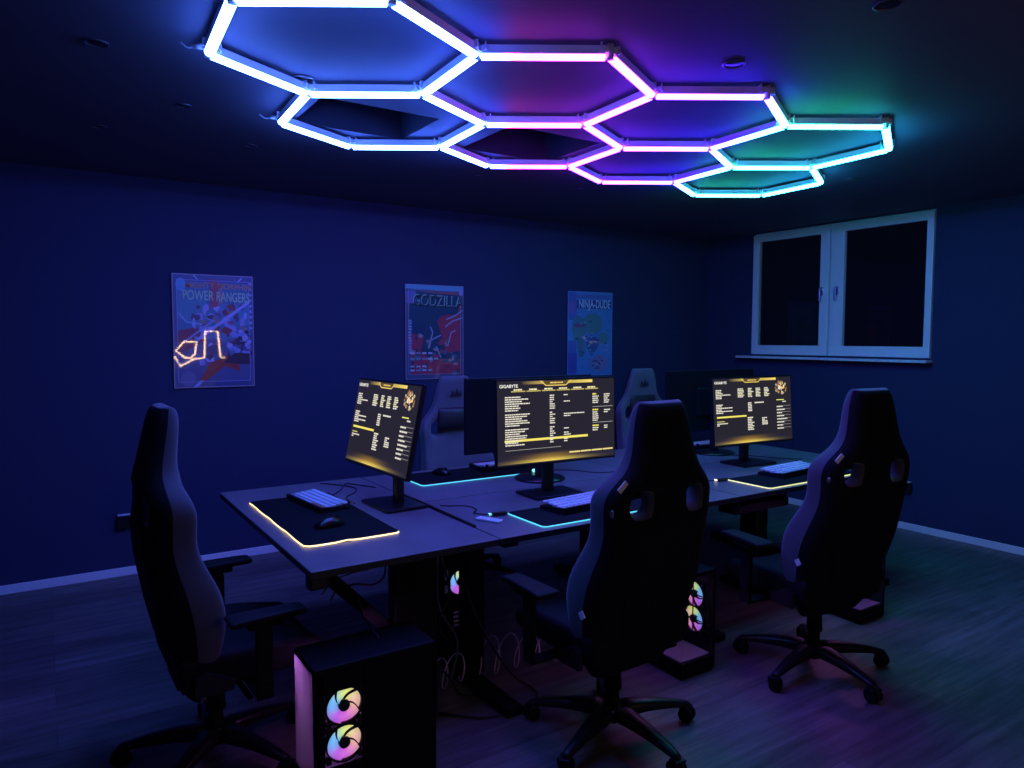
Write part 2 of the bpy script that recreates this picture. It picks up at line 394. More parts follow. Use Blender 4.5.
b = MB(gloss_m, chrome_m); b.lathe([(.80, .0), (.78, -.06), (.40, -.13), (0.01, -.16)], seg=24); lens_me = b.build('spot_lens')
for k, (x, y, lb, r) in enumerate(spots):
    t = thing('recessed_spotlight', lb, 'spotlight', (x, y, H-.0005), group='switched-off ceiling spotlights')
    for src in (ring_me, lens_me):
        o = src if k == 0 else src.copy()
        if k: C.objects.link(o)
        o.parent = t; o.scale = (r, r, .035)

# ------------------------------------------------------------------ posters on the back wall
def blob(cx, cz, rx, rz, rnd, n=9, j=.3):
    return [(cx+rx*math.cos(2*PI*k/n)*(1+rnd.uniform(-j, j)), cz+rz*math.sin(2*PI*k/n)*(1+rnd.uniform(-j, j))) for k in range(n)]
class Poster:
    def __init__(s, x0, x1, z0, z1, name, label, grp='comic posters on the back wall'):
        s.w, s.h = x1-x0, z1-z0
        s.root = thing(name, label, 'poster', ((x0+x1)/2, Y1-.004, z0), group=grp)
        b = MB(edge_m); b.box((0, -.004, s.h/2), (s.w, .008, s.h), bev=.001); b.build('backing_panel', s.root)
        s.b = MB(art_m, col=True); s.y = -.0086
        s.f([(0, 0), (1, 0), (1, 1), (0, 1)], (.1, .1, .1))
    def f(s, pts, c, c2=None):
        pts = [(min(1, max(0, u)), min(1, max(0, v))) for u, v in pts]
        s.b.poly([((u-.5)*s.w, s.y, v*s.h) for u, v in pts], cols=c if c2 is None else [c if k < len(pts)/2 else c2 for k in range(len(pts))]); s.y -= .00004
    def line(s, pts, wd, c):
        for (a, b_) in zip(pts, pts[1:]):
            dx, dz = (b_[0]-a[0])*s.w, (b_[1]-a[1])*s.h; L = math.hypot(dx, dz) or 1; nx, nz = -dz/L*wd/s.w, dx/L*wd/s.h
            s.f([(a[0]-nx, a[1]-nz), (b_[0]-nx, b_[1]-nz), (b_[0]+nx, b_[1]+nz), (a[0]+nx, a[1]+nz)], c)
    def frame(s, e, wd, c):
        for a, b_ in (((e, e), (1-e, e)), ((1-e, e), (1-e, 1-e)), ((1-e, 1-e), (e, 1-e)), ((e, 1-e), (e, e))): s.line([a, b_], wd, c)
    def text(s, t, size, u, v, m, tilt=0., sx=1., nm='title_lettering', sh=None):
        base = Matrix.Translation(((u-.5)*s.w, s.y-.0012, v*s.h)) @ Matrix.Rotation(PI/2, 4, 'X')
        text_mesh(t, size, nm, m, s.root, base @ Matrix.Rotation(tilt, 4, 'Z'), .0004, sx=sx)
    def done(s): s.b.build('artwork', s.root)
ink_g = mat('green_ink', (.55, .85, .50), .4); ink_o = mat('orange_ink', (.85, .35, .16), .4); ink_t = mat('teal_ink', (.45, .75, .60), .4); ink_w = mat('pale_ink', (.75, .85, .95), .4); ink_d = mat('dark_ink', (.02, .03, .05), .4)

rnd = random.Random(5)
P = Poster(.751, 1.285, 1.247, 2.037, 'comic_poster', 'leftmost poster, blue action scene with a red band and POWER RANGERS lettering')
P.f([(0, 0), (1, 0), (1, 1), (0, 1)], (.10, .14, .30))
P.f([(.05, .45), (.95, .40), (.95, .93), (.05, .93)], (.09, .27, .42)); P.f([(.06, .62), (.4, .50), (.42, .8), (.06, .88)], (.10, .36, .46))
P.f([(.05, .3), (.4, .42), (.35, .55), (.05, .50)], (.35, .06, .12)); P.f([(.5, .62), (.95, .55), (.95, .75), (.6, .74)], (.12, .34, .52))
for k in range(70):
    P.f(blob(rnd.uniform(.25, .9), rnd.uniform(.22, .72), rnd.uniform(.02, .07), rnd.uniform(.015, .05), rnd), rnd.choice([(.35, .05, .09), (.45, .42, .75), (.55, .55, .85), (.05, .05, .12), (.30, .10, .25), (.12, .30, .45), (.10, .08, .2), (.42, .3, .2)]))
P.line([(.28, .42), (.95, .77)], .010, (.55, .55, .9)); P.line([(.12, .40), (.5, .60)], .006, (.35, .45, .8))
P.f([(.44, .22), (.62, .27), (.80, .20), (.82, .14), (.62, .19), (.36, .05), (.30, .06)], (.55, .05, .06))
P.f([(.22, .0), (.30, .06), (.36, .07), (.30, .02)], (.5, .6, .85)); P.f([(.45, .70), (.58, .73), (.56, .94), (.46, .97)], (.55, .10, .14)); P.f([(.56, .73), (.62, .76), (.60, .92), (.56, .94)], (.62, .30, .30))
for k in range(26): P.f(blob(rnd.uniform(.68, .95), rnd.uniform(.28, .50), .03, .02, rnd), rnd.choice([(.55, .55, .85), (.03, .03, .08), (.3, .4, .8)]))
P.f([(.6, .22), (.95, .20), (.95, .30), (.75, .31)], (.03, .03, .07))
P.f([(.5+.0, .0), (.95, .0), (.95, .05), (.5, .05)], (.06, .10, .26))
P.f([(.105+.062*math.cos(a*PI/8), .905+.058*math.sin(a*PI/8)) for a in range(16)], (.16, .50, .72))
P.f([(.17+.09*math.cos(a*PI/8), .08+.07*math.sin(a*PI/8)) for a in range(16)], (.22, .22, .40))
P.line([(.07, .66), (.16, .58), (.35, .56)], .004, (.4, .6, .9)); P.line([(.26, .99), (.31, .95)], .004, (.5, .6, .9)); P.line([(.86, .98), (.80, .94)], .004, (.5, .6, .9))
P.frame(.055, .0018, (.45, .45, .75)); P.frame(.006, .0030, (.50, .40, .45))
for k in range(9): P.f(blob(.965, .93-.05*k, .016, .014, rnd), (.45, .5, .85))
P.text('MIGHTY', .052, .33, .90, ink_o, 0.02); P.text('MORPHIN', .052, .76, .895, ink_o, -.02)
P.text('POWER', .094, .31, .81, ink_g, -.02, .62); P.text('RANGERS', .094, .74, .80, ink_g, -.03, .55)
P.done()

rnd = random.Random(9)
P = Poster(2.478, 3.020, 1.255, 2.037, 'comic_poster', 'middle poster, red picture with a dark mass and GODZILLA lettering')
P.f([(0, 0), (1, 0), (1, 1), (0, 1)], (.10, .12, .20)); P.f([(.09, .05), (.95, .05), (.95, .93), (.09, .93)], (.50, .05, .10))
P.f([(.05, .50), (.3, .45), (.62, .68), (.9, .70), (.95, .90), (.1, .93)], (.03, .05, .12)); P.f([(.6, .18), (.95, .16), (.95, .3), (.7, .28)], (.05, .09, .14))
P.f([(.26, .30), (.36, .62), (.48, .70), (.58, .55), (.66, .36), (.70, .22), (.42, .20)], (.03, .07, .12))
for k in range(46): P.f(blob(rnd.uniform(.08, .94), rnd.uniform(.05, .5), rnd.uniform(.02, .06), rnd.uniform(.01, .03), rnd), rnd.choice([(.55, .07, .10), (.30, .04, .08), (.12, .22, .26), (.04, .06, .10), (.45, .30, .30)]))
for q in ([(.68, .56), (.80, .62), (.98, .66)], [(.7, .64), (.85, .68), (.98, .74)], [(.44, .42), (.6, .47)], [(.40, .35), (.46, .5), (.42, .56)], [(.72, .35), (.78, .5), (.86, .52)], [(.6, .23), (.52, .35)]): P.line(q, .005, (.42, .50, .60))
for k in range(12): P.f(blob(.08, .62-.03*k, .03, .012, rnd), (.40, .42, .60))
for z, n_ in ((.27, 4), (.21, 5), (.13, 3), (.09, 4)):
    for k in range(n_): P.f([(.08+.10*k, z), (.15+.10*k, z), (.15+.10*k, z+.018), (.08+.10*k, z+.018)], rnd.choice([(.60, .60, .55), (.75, .75, .75), (.25, .45, .45)]))
P.f([(.02, .80), (.18, .80), (.18, .93), (.02, .93)], (.22, .18, .42)); P.f([(.0, .955), (1, .94), (1, 1), (0, 1)], (.18, .45, .60)); P.f([(.92, .90), (.99, .90), (.99, .97), (.92, .97)], (.42, .38, .75))
P.frame(.055, .0014, (.5, .42, .55)); P.frame(.008, .0028, (.45, .35, .45))
P.text('GODZILLA', .132, .560, .818, ink_d, -.02, .72, 'title_shadow'); P.text('GODZILLA', .132, .548, .826, ink_t, -.02, .72)
P.done()

rnd = random.Random(3)
P = Poster(4.137, 4.687, 1.240, 2.042, 'comic_poster', 'rightmost poster, light blue picture with a green shape and NINJA-DUDE lettering')
P.f([(0, 0), (1, 0), (1, 1), (0, 1)], (.12, .34, .60)); P.f([(.0, 0), (.2, 0), (.2, 1), (0, 1)], (.12, .20, .50)); P.f([(.02, .42), (.17, .42), (.2, .66), (.02, .66)], (.12, .42, .68))
P.f([(.02, .04), (.21, .04), (.21, .27), (.02, .27)], (.12, .12, .42)); P.f([(.02, .75), (.17, .75), (.17, .88), (.02, .88)], (.30, .18, .45))
for k in range(40): P.f(blob(rnd.uniform(.2, .97), rnd.uniform(.05, .75), .02, .012, rnd), rnd.choice([(.06, .16, .40), (.20, .45, .75), (.10, .28, .5)]))
P.f(blob(.56, .62, .22, .13, rnd, 14, .06), (.12, .34, .30)); P.f(blob(.25, .55, .16, .16, rnd, 12, .1), (.11, .32, .30)); P.f(blob(.30, .36, .09, .14, rnd, 10, .1), (.08, .26, .30))
P.f(blob(.80, .45, .13, .07, rnd, 10, .1), (.12, .34, .34)); P.f(blob(.55, .38, .16, .10, rnd, 10, .15), (.05, .14, .30)); P.f(blob(.27, .60, .12, .03, rnd, 9, .2), (.30, .12, .22))
for k in range(26): P.f(blob(rnd.uniform(.18, .9), rnd.uniform(.2, .65), .03, .008, rnd), rnd.choice([(.03, .06, .14), (.2, .45, .45), (.35, .5, .7)]))
P.f([(.70+.22*math.cos(a*PI/8), .15+.095*math.sin(a*PI/8)) for a in range(16)], (.32, .28, .45))
for k in range(22):
    a = rnd.uniform(0, 2*PI); q = rnd.uniform(0, .85); P.f(blob(.70+.22*q*math.cos(a), .15+.095*q*math.sin(a), .025, .010, rnd), rnd.choice([(.05, .06, .18), (.5, .4, .5), (.40, .10, .16)]))
P.f([(.20, .90), (.97, .90), (.97, .80), (.20, .80)], (.04, .08, .22)); P.f([(.20, .965), (.95, .965), (.95, .92), (.20, .92)], (.16, .22, .50)); P.frame(.008, .003, (.25, .45, .70))
P.text('NINJA-DUDE', .110, .59, .85, ink_w, 0, .62)
P.done()

# neon sign on the wall behind the camera (its glow is mirrored in the left poster's gloss)
def mir(u, v):   # poster-plane point -> point on the front wall seen mirrored there
    y = Y1-.012; X = .751+u*.534; Z = 1.247+v*.79; k = (2*y-(Y0+.05))/y
    return (X*k, Y0+.05, 1.6+(Z-1.6)*k)
neon = thing('neon_sign', 'warm white outline neon sign on the wall opposite the posters', 'neon sign', (2.2, Y0, 1.2))
for q, cl in (([(.03, .33), (.13, .41), (.28, .405), (.255, .30), (.20, .265), (.13, .27)], True), ([(.01, .285), (.08, .195), (.24, .255), (.37, .265), (.385, .50), (.54, .50), (.57, .27), (.64, .262)], False)):
    pts = [Vector(mir(*p_))-Vector((2.2, Y0, 1.2)) for p_ in q]
    b = MB(neon_m); b.tube(pts, .013, 8, closed=cl); b.build('neon_tube', neon)
b = MB(gloss_m)
for x_, z_ in ((-.2, .1), (.35, .2), (.9, .1)): b.box((x_, .012, z_), (.03, .024, .03), bev=.003)
b.build('wall_mount', neon)

# wall outlets
for (x, y, z, rz, lb) in ((X1-.02, 3.19, .36, PI/2, 'dark surface-mounted outlet low on the right wall behind a chair'), (.42, Y1-.02, .37, 0, 'small outlet low on the back wall beside the leftmost chair')):
    t = thing('wall_outlet', lb, 'outlet', (x, y, z), rz)
    b = MB(plastic_m); b.box((0, 0, 0), (.085, .04, .085), bev=.006); b.build('outlet_box', t)
    b = MB(white_m); b.box((0, 0, .046), (.075, .035, .006), bev=.001); b.build('lit_top', t)  # white slab imitates light on the upper face of the dark box

# ------------------------------------------------------------------ desks
TZ = .78
def desk(x0, x1, y0, y1, label, legs, along='x', brace=None):
    cx, cy = (x0+x1)/2, (y0+y1)/2
    t = thing('desk', label, 'desk', (cx, cy, 0))
    b = MB(desk_m); b.box((0, 0, TZ-.0135), (x1-x0, y1-y0, .027), bev=.002)
    top = b.build('desktop', t)
    b = MB(edge_m); w_, d_ = x1-x0, y1-y0
    for s_ in (-1, 1):
        b.box((s_*(w_/2+.0006), 0, TZ-.0135), (.0016, d_-.004, .024)); b.box((0, s_*(d_/2+.0006), TZ-.0135), (w_-.004, .0016, .024))
    b.build('edge_band', top)
    for (lx, ly, cw, cd, fa, fb) in legs:
        b = MB(steel_m)
        b.box((lx-cx, ly-cy, .40), (cw, cd, .70), bev=.006)
        if along == 'y': pass
        b.box((lx-cx, (fa+fb)/2-cy, .020), (.085, fb-fa, .040), bev=.008)
        b.box((lx-cx, (fa+fb)/2-cy, TZ-.042), (.07, (fb-fa)*.9, .030), bev=.004)
        b.build('leg', t)
    b = MB(steel_m)
    for s_ in (-.22, .22):
        if along == 'x': b.box((0, s_*(d_/.8), TZ-.042), (w_-.16, .04, .030))
        else: b.box((s_*.9, 0, TZ-.042), (.04, d_-.16, .030))
    b.build('under_frame', t)
    if brace:
        b = MB(steel_m); b.bar(Vector(brace[0])-Vector((cx, cy, 0)), Vector(brace[1])-Vector((cx, cy, 0)), .035, .05, bev=.004); b.build('brace', t)
    return t
desk(.762, 1.542, 2.450, 3.995, 'end desk at the left with the tilted screen and warm-edged mat on it', [(1.235, 2.63, .19, .07, 2.53, 3.02)], 'y', brace=((.84, 2.60, .735), (1.16, 2.62, .40)))
desk(1.549, 3.030, 2.450, 3.215, 'front middle desk behind the middle chair, with the widest bright screen', [(1.625, 2.83, .10, .07, 2.46, 3.08), (2.95, 2.83, .10, .07, 2.50, 3.16)])
desk(3.037, 4.630, 2.450, 3.215, 'front right desk behind the right chair, with a lime-edged mat', [(3.74, 2.90, .12, .07, 2.55, 3.16), (4.53, 2.83, .10, .07, 2.50, 3.16)])
desk(1.549, 3.030, 3.222, 3.995, 'rear middle desk under the wide monitor seen from behind', [(1.93, 3.60, .10, .07, 3.28, 3.93), (2.95, 3.60, .10, .07, 3.28, 3.93)])
desk(3.037, 4.630, 3.222, 3.995, 'rear right desk under the dark monitor back near the window', [(3.11, 3.60, .10, .07, 3.28, 3.93), (4.53, 3.60, .10, .07, 3.28, 3.93)])
t = thing('desk_control_box', 'small black control box under the front left corner of the end desk', 'control box', (.80, 2.50, TZ-.027))
b = MB(plastic_m); b.box((0, 0, -.026), (.075, .055, .050), bev=.008); b.build('box_body', t)
b = MB(gloss_m); b.box((-.005, -.029, -.026), (.05, .004, .024), bev=.001); b.build('button_panel', t)
t = thing('cable_tray', 'dark slotted cable tray hanging under the front right desk', 'cable tray', (3.35, 2.62, TZ-.135))
b = MB(steel_m)
b.box((0, 0, -.0), (.46, .11, .004)); b.box((0, -.055, .02), (.46, .004, .045)); b.box((0, .055, .02), (.46, .004, .045))
for s_ in (-.2, .2): b.box((s_, .0, .06), (.02, .118, .092))
b.build('tray', t)

# ------------------------------------------------------------------ screens
def rect(b, w_, h_, u0, v0, u1, v1, c, y, c2=None):
    """u to the right, v down, in fractions"""
    X = lambda u: (u-.5)*w_; Z = lambda v: (.5-v)*h_
    b.poly([(X(u0), y, Z(v1)), (X(u1), y, Z(v1)), (X(u1), y, Z(v0)), (X(u0), y, Z(v0))], cols=[c, c, c2 or c, c2 or c])
def words(b, w_, h_, u0, v0, total, c, y, rnd, hh=.011):
    u = u0
    while u < u0+total-.004:
        L = min(rnd.uniform(.010, .03), u0+total-u); rect(b, w_, h_, u, v0, u+L, v0+hh, c, y); u += L+.003
WHT = (.85, .80, .66); YEL = (.95, .80, .14); BG = (.020, .017, .022)
def chrome_bars(b, w_, h_, y):
    n = 14; U0, U1 = 0., .92
    for k in range(n*2):      # golden glow rising from the bottom edge, strongest left of centre
        u0, u1 = k/(2*n), (k+1)/(2*n)
        g = lambda u: max(0, math.exp(-((u-.42)/.26)**2))
        a, c = g(u0), g(u1)
        X = lambda u: (u-.5)*w_; Z = lambda v: (.5-v)*h_
        lo = lambda q: (BG[0]+.95*q, BG[1]+.68*q, BG[2]+.10*q)
        mid = lambda q: (BG[0]+.30*q*q, BG[1]+.17*q*q, BG[2]+.01)
        b.poly([(X(u0), y, Z(.985)), (X(u1), y, Z(.985)), (X(u1), y, Z(.935)), (X(u0), y, Z(.935))], cols=[lo(a), lo(c), mid(c), mid(a)])
        b.poly([(X(u0), y, Z(.935)), (X(u1), y, Z(.935)), (X(u1), y, Z(.87)), (X(u0), y, Z(.87))], cols=[mid(a), mid(c), BG, BG])
    X = lambda u: (u-.5)*w_; Z = lambda v: (.5-v)*h_
    for a, c, ca, cb in ((.20, .38, (.05, .04, .03), (.55, .40, .10)), (.58, .80, (.55, .40, .08), (.95, .72, .16))):
        b.poly([(X(a), y, Z(.045)), (X(c), y, Z(.045)), (X(c), y, Z(.008)), (X(a), y, Z(.008))], cols=[ca, cb, cb, ca])
    b.poly([(X(.36), y, Z(.010)), (X(.40), y, Z(.062)), (X(.56), y, Z(.062)), (X(.60), y, Z(.010))], cols=(.10, .07, .02)); y -= .0001
    for a, c in (((.35, .006), (.395, .066)), ((.395, .066), (.565, .066)), ((.565, .066), (.61, .006))):
        dx, dz = c[0]-a[0], (c[1]-a[1]); L = math.hypot(dx, dz); nx, nz = -dz/L*.004, dx/L*.006
        b.poly([(X(a[0]-nx), y, Z(a[1]-nz)), (X(c[0]-nx), y, Z(c[1]-nz)), (X(c[0]+nx), y, Z(c[1]+nz)), (X(a[0]+nx), y, Z(a[1]+nz))], cols=(.9, .65, .15))
    rnd = random.Random(2); words(b, w_, h_, .43, .026, .11, (.9, .6, .15), y, rnd, .016)
def screen_list(w_, h_, parent, M_y):
    b = MB(scr_m, col=True); y = M_y; rect(b, w_, h_, 0, 0, 1, 1, BG, y); y -= .0002; chrome_bars(b, w_, h_, y); y -= .0002
    rnd = random.Random(4)
    for k in range(6):
        u = .11+.125*k; rect(b, w_, h_, u, .118, u+.115, .132, (.55, .45, .12), y); words(b, w_, h_, u+.02, .096, .07, (.95, .85, .5), y-.0001, rnd, .018)
    v = .185
    for k in range(21):
        if k in (7, 13): v += .022
        if k == 18:
            rect(b, w_, h_, .055, v-.004, .755, v+.024, YEL, y)
        words(b, w_, h_, .06, v, rnd.uniform(.09, .20), WHT, y-.0001, rnd, .014)
        words(b, w_, h_, .425, v-.004, rnd.uniform(.02, .05), WHT, y-.0001, rnd, .014)
        if k in (0, 3, 8, 9, 14, 16, 17, 19, 20): words(b, w_, h_, .545, v-.004, .18 if k == 8 else rnd.uniform(.03, .06), WHT, y-.0001, rnd, .013)
        v += .0262
    rect(b, w_, h_, .06, v+.04, .52, v+.045, (.45, .42, .38), y)
    for j, v0 in enumerate((.185, .385, .585)):
        words(b, w_, h_, .80, v0, .035 if j == 0 else .055, YEL, y, rnd, .018)
        for k in range((4, 5, 2)[j]): words(b, w_, h_, .80, v0+.032+.026*k, rnd.uniform(.04, .06), WHT, y, rnd, .014)
        for k in range((5, 2, 2)[j]): words(b, w_, h_, .905, v0+.010+.026*k, rnd.uniform(.03, .06), WHT, y, rnd, .014)
        if j < 2: rect(b, w_, h_, .80, v0+.168, .985, v0+.173, (.5, .48, .44), y)
    for k in range(4): rect(b, w_, h_, .59+.10*k, .893, .685+.10*k, .912, (.85, .70, .25), y)
    s_ = b.build('screen', parent); return s_
def screen_tiles(w_, h_, parent, M_y):
    b = MB(scr_m, col=True); y = M_y; rect(b, w_, h_, 0, 0, 1, 1, BG, y); y -= .0002; chrome_bars(b, w_, h_, y); y -= .0002
    rnd = random.Random(8)
    for k in range(6): words(b, w_, h_, .03, .165+.024*k, .18 if k == 3 else rnd.uniform(.06, .10), WHT, y, rnd, .015)
    for k in range(6): words(b, w_, h_, .03, .385+.024*k, .20 if k in (2, 4) else rnd.uniform(.07, .09), WHT, y, rnd, .015)
    rect(b, w_, h_, .035, .565, .40, .590, YEL, y)
    words(b, w_, h_, .035, .635, .09, (.8, .7, .2), y, rnd, .012); words(b, w_, h_, .035, .665, .13, WHT, y, rnd, .015); words(b, w_, h_, .035, .690, .03, WHT, y, rnd, .015)
    for j, u in enumerate((.30, .43, .53, .64)):
        for k in range(6): words(b, w_, h_, u, .155+.024*k, rnd.uniform(.06, .10) if j == 0 else rnd.uniform(.04, .07), (.92, .88, .55) if k in (1, 3, 4) else WHT, y, rnd, .016)
    for k in range(6): words(b, w_, h_, .425, .375+.024*k, .05, WHT, y, rnd, .016)
    words(b, w_, h_, .51, .375, .12, WHT, y, rnd, .018)
    for k in range(8): words(b, w_, h_, .415, .60+.026*k, rnd.uniform(.05, .09), (.92, .88, .6) if k == 0 else WHT, y, rnd, .017)
    for k in range(5): words(b, w_, h_, .60, .62+.024*k, rnd.uniform(.03, .08), WHT, y, rnd, .016)
    X = lambda u: (u-.5)*w_; Z = lambda v: (.5-v)*h_      # the glowing round fan picture
    for q in range(60):
        a = rnd.uniform(0, 2*PI); r_ = rnd.random()**.7*.075; cu, cv = .865+r_*math.cos(a), .17+r_*1.5*math.sin(a); sz = rnd.uniform(.006, .014)
        br = 1.1 if r_ < .05 else .6
        b.poly([(X(cu+sz*math.cos(k*PI/3)), y-.0001-q*.000005, Z(cv+sz*1.6*math.sin(k*PI/3))) for k in range(6)], cols=rnd.choice([(.95*br, .62*br, .22*br), (.9*br, .75*br, .45*br), (.6*br, .30*br, .12*br), (.8*br, .72*br, .6*br)]))
    rect(b, w_, h_, .80, .355, .90, .368, (.85, .85, .2), y); words(b, w_, h_, .88, .385, .05, WHT, y, rnd, .016)
    for k in range(8):
        v = .455+.049*k; rect(b, w_, h_, .80, v, .985, v+.008, (.22, .21, .22), y); words(b, w_, h_, .80, v+.006, rnd.uniform(.06, .14), WHT, y-.0001, rnd, .017)
    return b.build('screen', parent)
txt_m = mat('screen_white_lettering', (0, 0, 0), .5, emit=(.95, .92, .85), est=1.1)
def monitor(label, loc, rz, w_, h_, zc, yoff, tilt, kind, xoff=0., round_base=False, cord=True):
    t = thing('computer_monitor', label, 'monitor', (*loc, TZ), rz)
    b = MB(plastic_m)
    b.box((0, .012, 0), (w_+.014, .022, h_+.020), bev=.003); b.box((0, .030, -.01), (w_*.36, .022, h_*.5), bev=.010)
    housing = b.build('monitor_housing', t, (xoff, yoff, zc-TZ), (-tilt, 0, 0))
    if kind == 'list': s_ = screen_list(w_, h_, housing, -.0006)
    else: s_ = screen_tiles(w_, h_, housing, -.0006)
    M = Matrix.Translation((-.5*w_+.012, -.0022, .5*h_-h_*.062)) @ Matrix.Rotation(PI/2, 4, 'X')
    text_mesh('GIGABYTE', h_*.052, 'logo_lettering', txt_m, housing, M, .0001, 'white GIGABYTE lettering at the top left of the screen', 'LEFT', 1.05)
    b = MB(plastic_m)
    colh = zc-TZ
    b.box((xoff*.5, .005, colh*.5), (.058, .038, colh), bev=.006); b.build('stand_column', t)
    b = MB(plastic_m); b.cyl((xoff*.5, .0, colh), (xoff, yoff+.03, colh), .03); b.build('screen_mount', t)
    b = MB(gloss_m)
    if round_base: b.lathe([(.145, 0), (.148, .004), (.145, .012), (.02, .016)], seg=40)
    else: b.box((0, -.02, .008), (.30, .215, .016), bev=.006)
    b.build('stand_base', t)
    return t
monitor('bright screen on the middle desk showing a long white settings list with one yellow row', (2.215, 3.045), -.041, .724, .419, 1.178, -.095, .027, 'list')
monitor('bright screen on the right desk with a round golden picture in its corner', (3.86, 3.095), -.051, .716, .417, 1.140, -.085, .079, 'tiles', -.03)
monitor('tilted screen on the left end desk, turned towards the leftmost chair', (1.44, 3.235), R(-87.5), .672, .417, 1.179, -.085, .203, 'tiles')
monitor('wide dark monitor seen from behind, left of the middle bright screen', (2.41, 3.395), PI, .885, .41, 1.16, -.105, .0, 'list', round_base=True)
monitor('dark monitor seen from behind, left of the right bright screen', (4.01, 3.50), PI, .885, .41, 1.16, -.045, .0, 'list', round_base=True)

# ------------------------------------------------------------------ mouse pads with lit edges
def mouse_pad(label, x0, x1, y0, y1, led, wav=.0, plug=None):
    t = thing('lit_mouse_pad', label, 'mouse pad', ((x0+x1)/2, (y0+y1)/2, TZ))
    w_, d_ = x1-x0, y1-y0; r = .022; out = []
    def edge(a, c, n=14): return [(a[0]+(c[0]-a[0])*k/n, a[1]+(c[1]-a[1])*k/n) for k in range(n)]
    hw, hd = w_/2, d_/2; cs = []
    for (cx_, cy_, a0) in ((hw-r, hd-r, 0), (-hw+r, hd-r, 90), (-hw+r, -hd+r, 180), (hw-r, -hd+r, 270)):
        cs.append([(cx_+r*math.cos(R(a0+q*22.5)), cy_+r*math.sin(R(a0+q*22.5))) for q in range(5)])
    for k in range(4): out += cs[k][:-1] + edge(cs[k][-1], cs[(k+1) % 4][0])
    zf = lambda x, y: wav*max(0, math.sin(x*31+y*23))*(1 if (y < -hd*.3 and x < 0) or x < -hw*.8 else .2)
    b = MB(pad_m); top = [b.bm.verts.new((x, y, .0082+zf(x, y))) for x, y in out]; bot = [b.bm.verts.new((x*.99, y*.99, .0002)) for x, y in out]
    b.bm.faces.new(top); n = len(out)
    for k in range(n): b.bm.faces.new((bot[k], bot[(k+1) % n], top[(k+1) % n], top[k]))
    b.build('pad_surface', t)
    b = MB(led); b.tube([(x, y, .0032+zf(x, y)) for x, y in out], .0030, 6, closed=True); b.build('led_edge', t)
    if plug:
        px, py = plug; b = MB(gloss_m); b.bar((px-.01, py, .010), (px-.085, py+.012, .010), .022, .014, bev=.004); b.build('edge_controller', t)
        b = MB(plug_c if led is led_cy else plug_w); b.box((px-.092, py+.013, .010), (.012, .018, .010), bev=.003); b.build('controller_light', t)
    return t
mouse_pad('black mouse pad with a warm glowing edge on the left end desk', .832, 1.235, 2.750, 3.655, led_yel, .004)
mouse_pad('mouse pad with a cyan edge in front of the middle bright screen', 1.792, 2.63, 2.490, 2.79, led_cy, plug=(-.419, .135))
mouse_pad('mouse pad with a lime yellow edge on the front right desk', 3.300, 4.15, 2.480, 2.78, led_lime, plug=(-.425, .135))
mouse_pad('mouse pad with a cyan edge on the rear desk, behind the dark monitor', 1.735, 2.62, 3.560, 3.90, led_cy)

# ------------------------------------------------------------------ keyboards
acc_o = mat('orange_keycap', (.65, .30, .14), .45); acc_y = mat('pale_green_keycap', (.45, .50, .20), .45)
def keyboard():
    t = thing('keyboard', '', 'keyboard')
    b = MB(plastic_m); b.prism([(-.085, 0), (.085, 0), (.085, .030), (-.085, .016)], -.225, .225); b.bm.transform(Matrix.Rotation(PI/2, 4, 'Z'))
    b.bm.transform(Matrix.Rotation(PI, 4, 'Z'))
    b.build('keyboard_case', t)
    n = 0
    for r_ in range(5):
        b = MB(key_m, acc_o); y = .066-.0325*r_; z = .0275+.0026*(2-r_)
        widths = [[1]*13+[2], [1.5]+[1]*12+[1.5], [1.75]+[1]*11+[2.25], [2.25]+[1]*10+[2.75], [1.25, 1.25, 1.25, 6.25, 1.25, 1.25, 1.25, 1.25]][r_]
        U = .43/15; x = -.215
        for k, q in enumerate(widths):
            b.box((x+q*U/2, y, z), (q*U-.003, .028, .012), 1 if (r_ == 4 and k >= 4) else 0, bev=.0025, seg=1); x += q*U
        b.build('key_row', t)
    b = MB(gloss_m); b.cyl((.205, .088, .028), (.205, .088, .044), .010, seg=16); b.build('volume_knob', t)
    return t
kb0 = keyboard(); first = True
for (x, y, rz, lb, sc) in ((1.100, 3.425, R(-84), 'keyboard with pale keys on the warm-edged mat of the left end desk', .88),
                       (2.195, 2.700, R(6), 'keyboard partly behind the middle chair, on the cyan-edged mat', 1.),
                       (3.785, 2.695, R(5), 'keyboard on the lime-edged mat beside the right chair', 1.),
                       (2.440, 3.800, R(182), 'keyboard just showing left of the middle bright screen, on the rear desk', 1.),
                       (4.235, 3.755, R(180), 'pale keyboard just showing under the rear right monitor', 1.)):
    k = kb0 if first else copy_tree(kb0); first = False
    k.location = (x, y, TZ+(.0096 if x < 4.2 else .0004)); k.rotation_euler = (0, 0, rz); k.scale = (sc, sc, sc); k['label'] = lb; k['group'] = 'keyboards on the desks'

# mice
def mouse():
    t = thing('computer_mouse', '', 'mouse')
    b = MB(gloss_m); rows = []
    for i in range(9):
        v = i/8; y = -.062+.124*v; hw = .033*math.sin(PI*min(1, max(.0, .12+.76*v)))**.45; hz = .040*math.sin(PI*(.10+.78*v))**.8
        rows.append([b.bm.verts.new((hw*math.cos(PI*k/10), y, .002+hz*math.sin(PI*k/10)**.75)) for k in range(11)])
    for a, c in zip(rows, rows[1:]):
        for k in range(10): f = b.bm.faces.new((a[k], a[k+1], c[k+1], c[k])); f.smooth = True
        b.bm.faces.new((a[0], c[0], c[-1], a[-1]))
    b.bm.faces.new(rows[0]); b.bm.faces.new(rows[-1][::-1]); b.build('mouse_body', t)
    b = MB(rubber_m); b.cyl((-.004, .034, .036), (.004, .034, .036), .009, seg=14); b.build('scroll_wheel', t)
    return t
m0 = mouse()
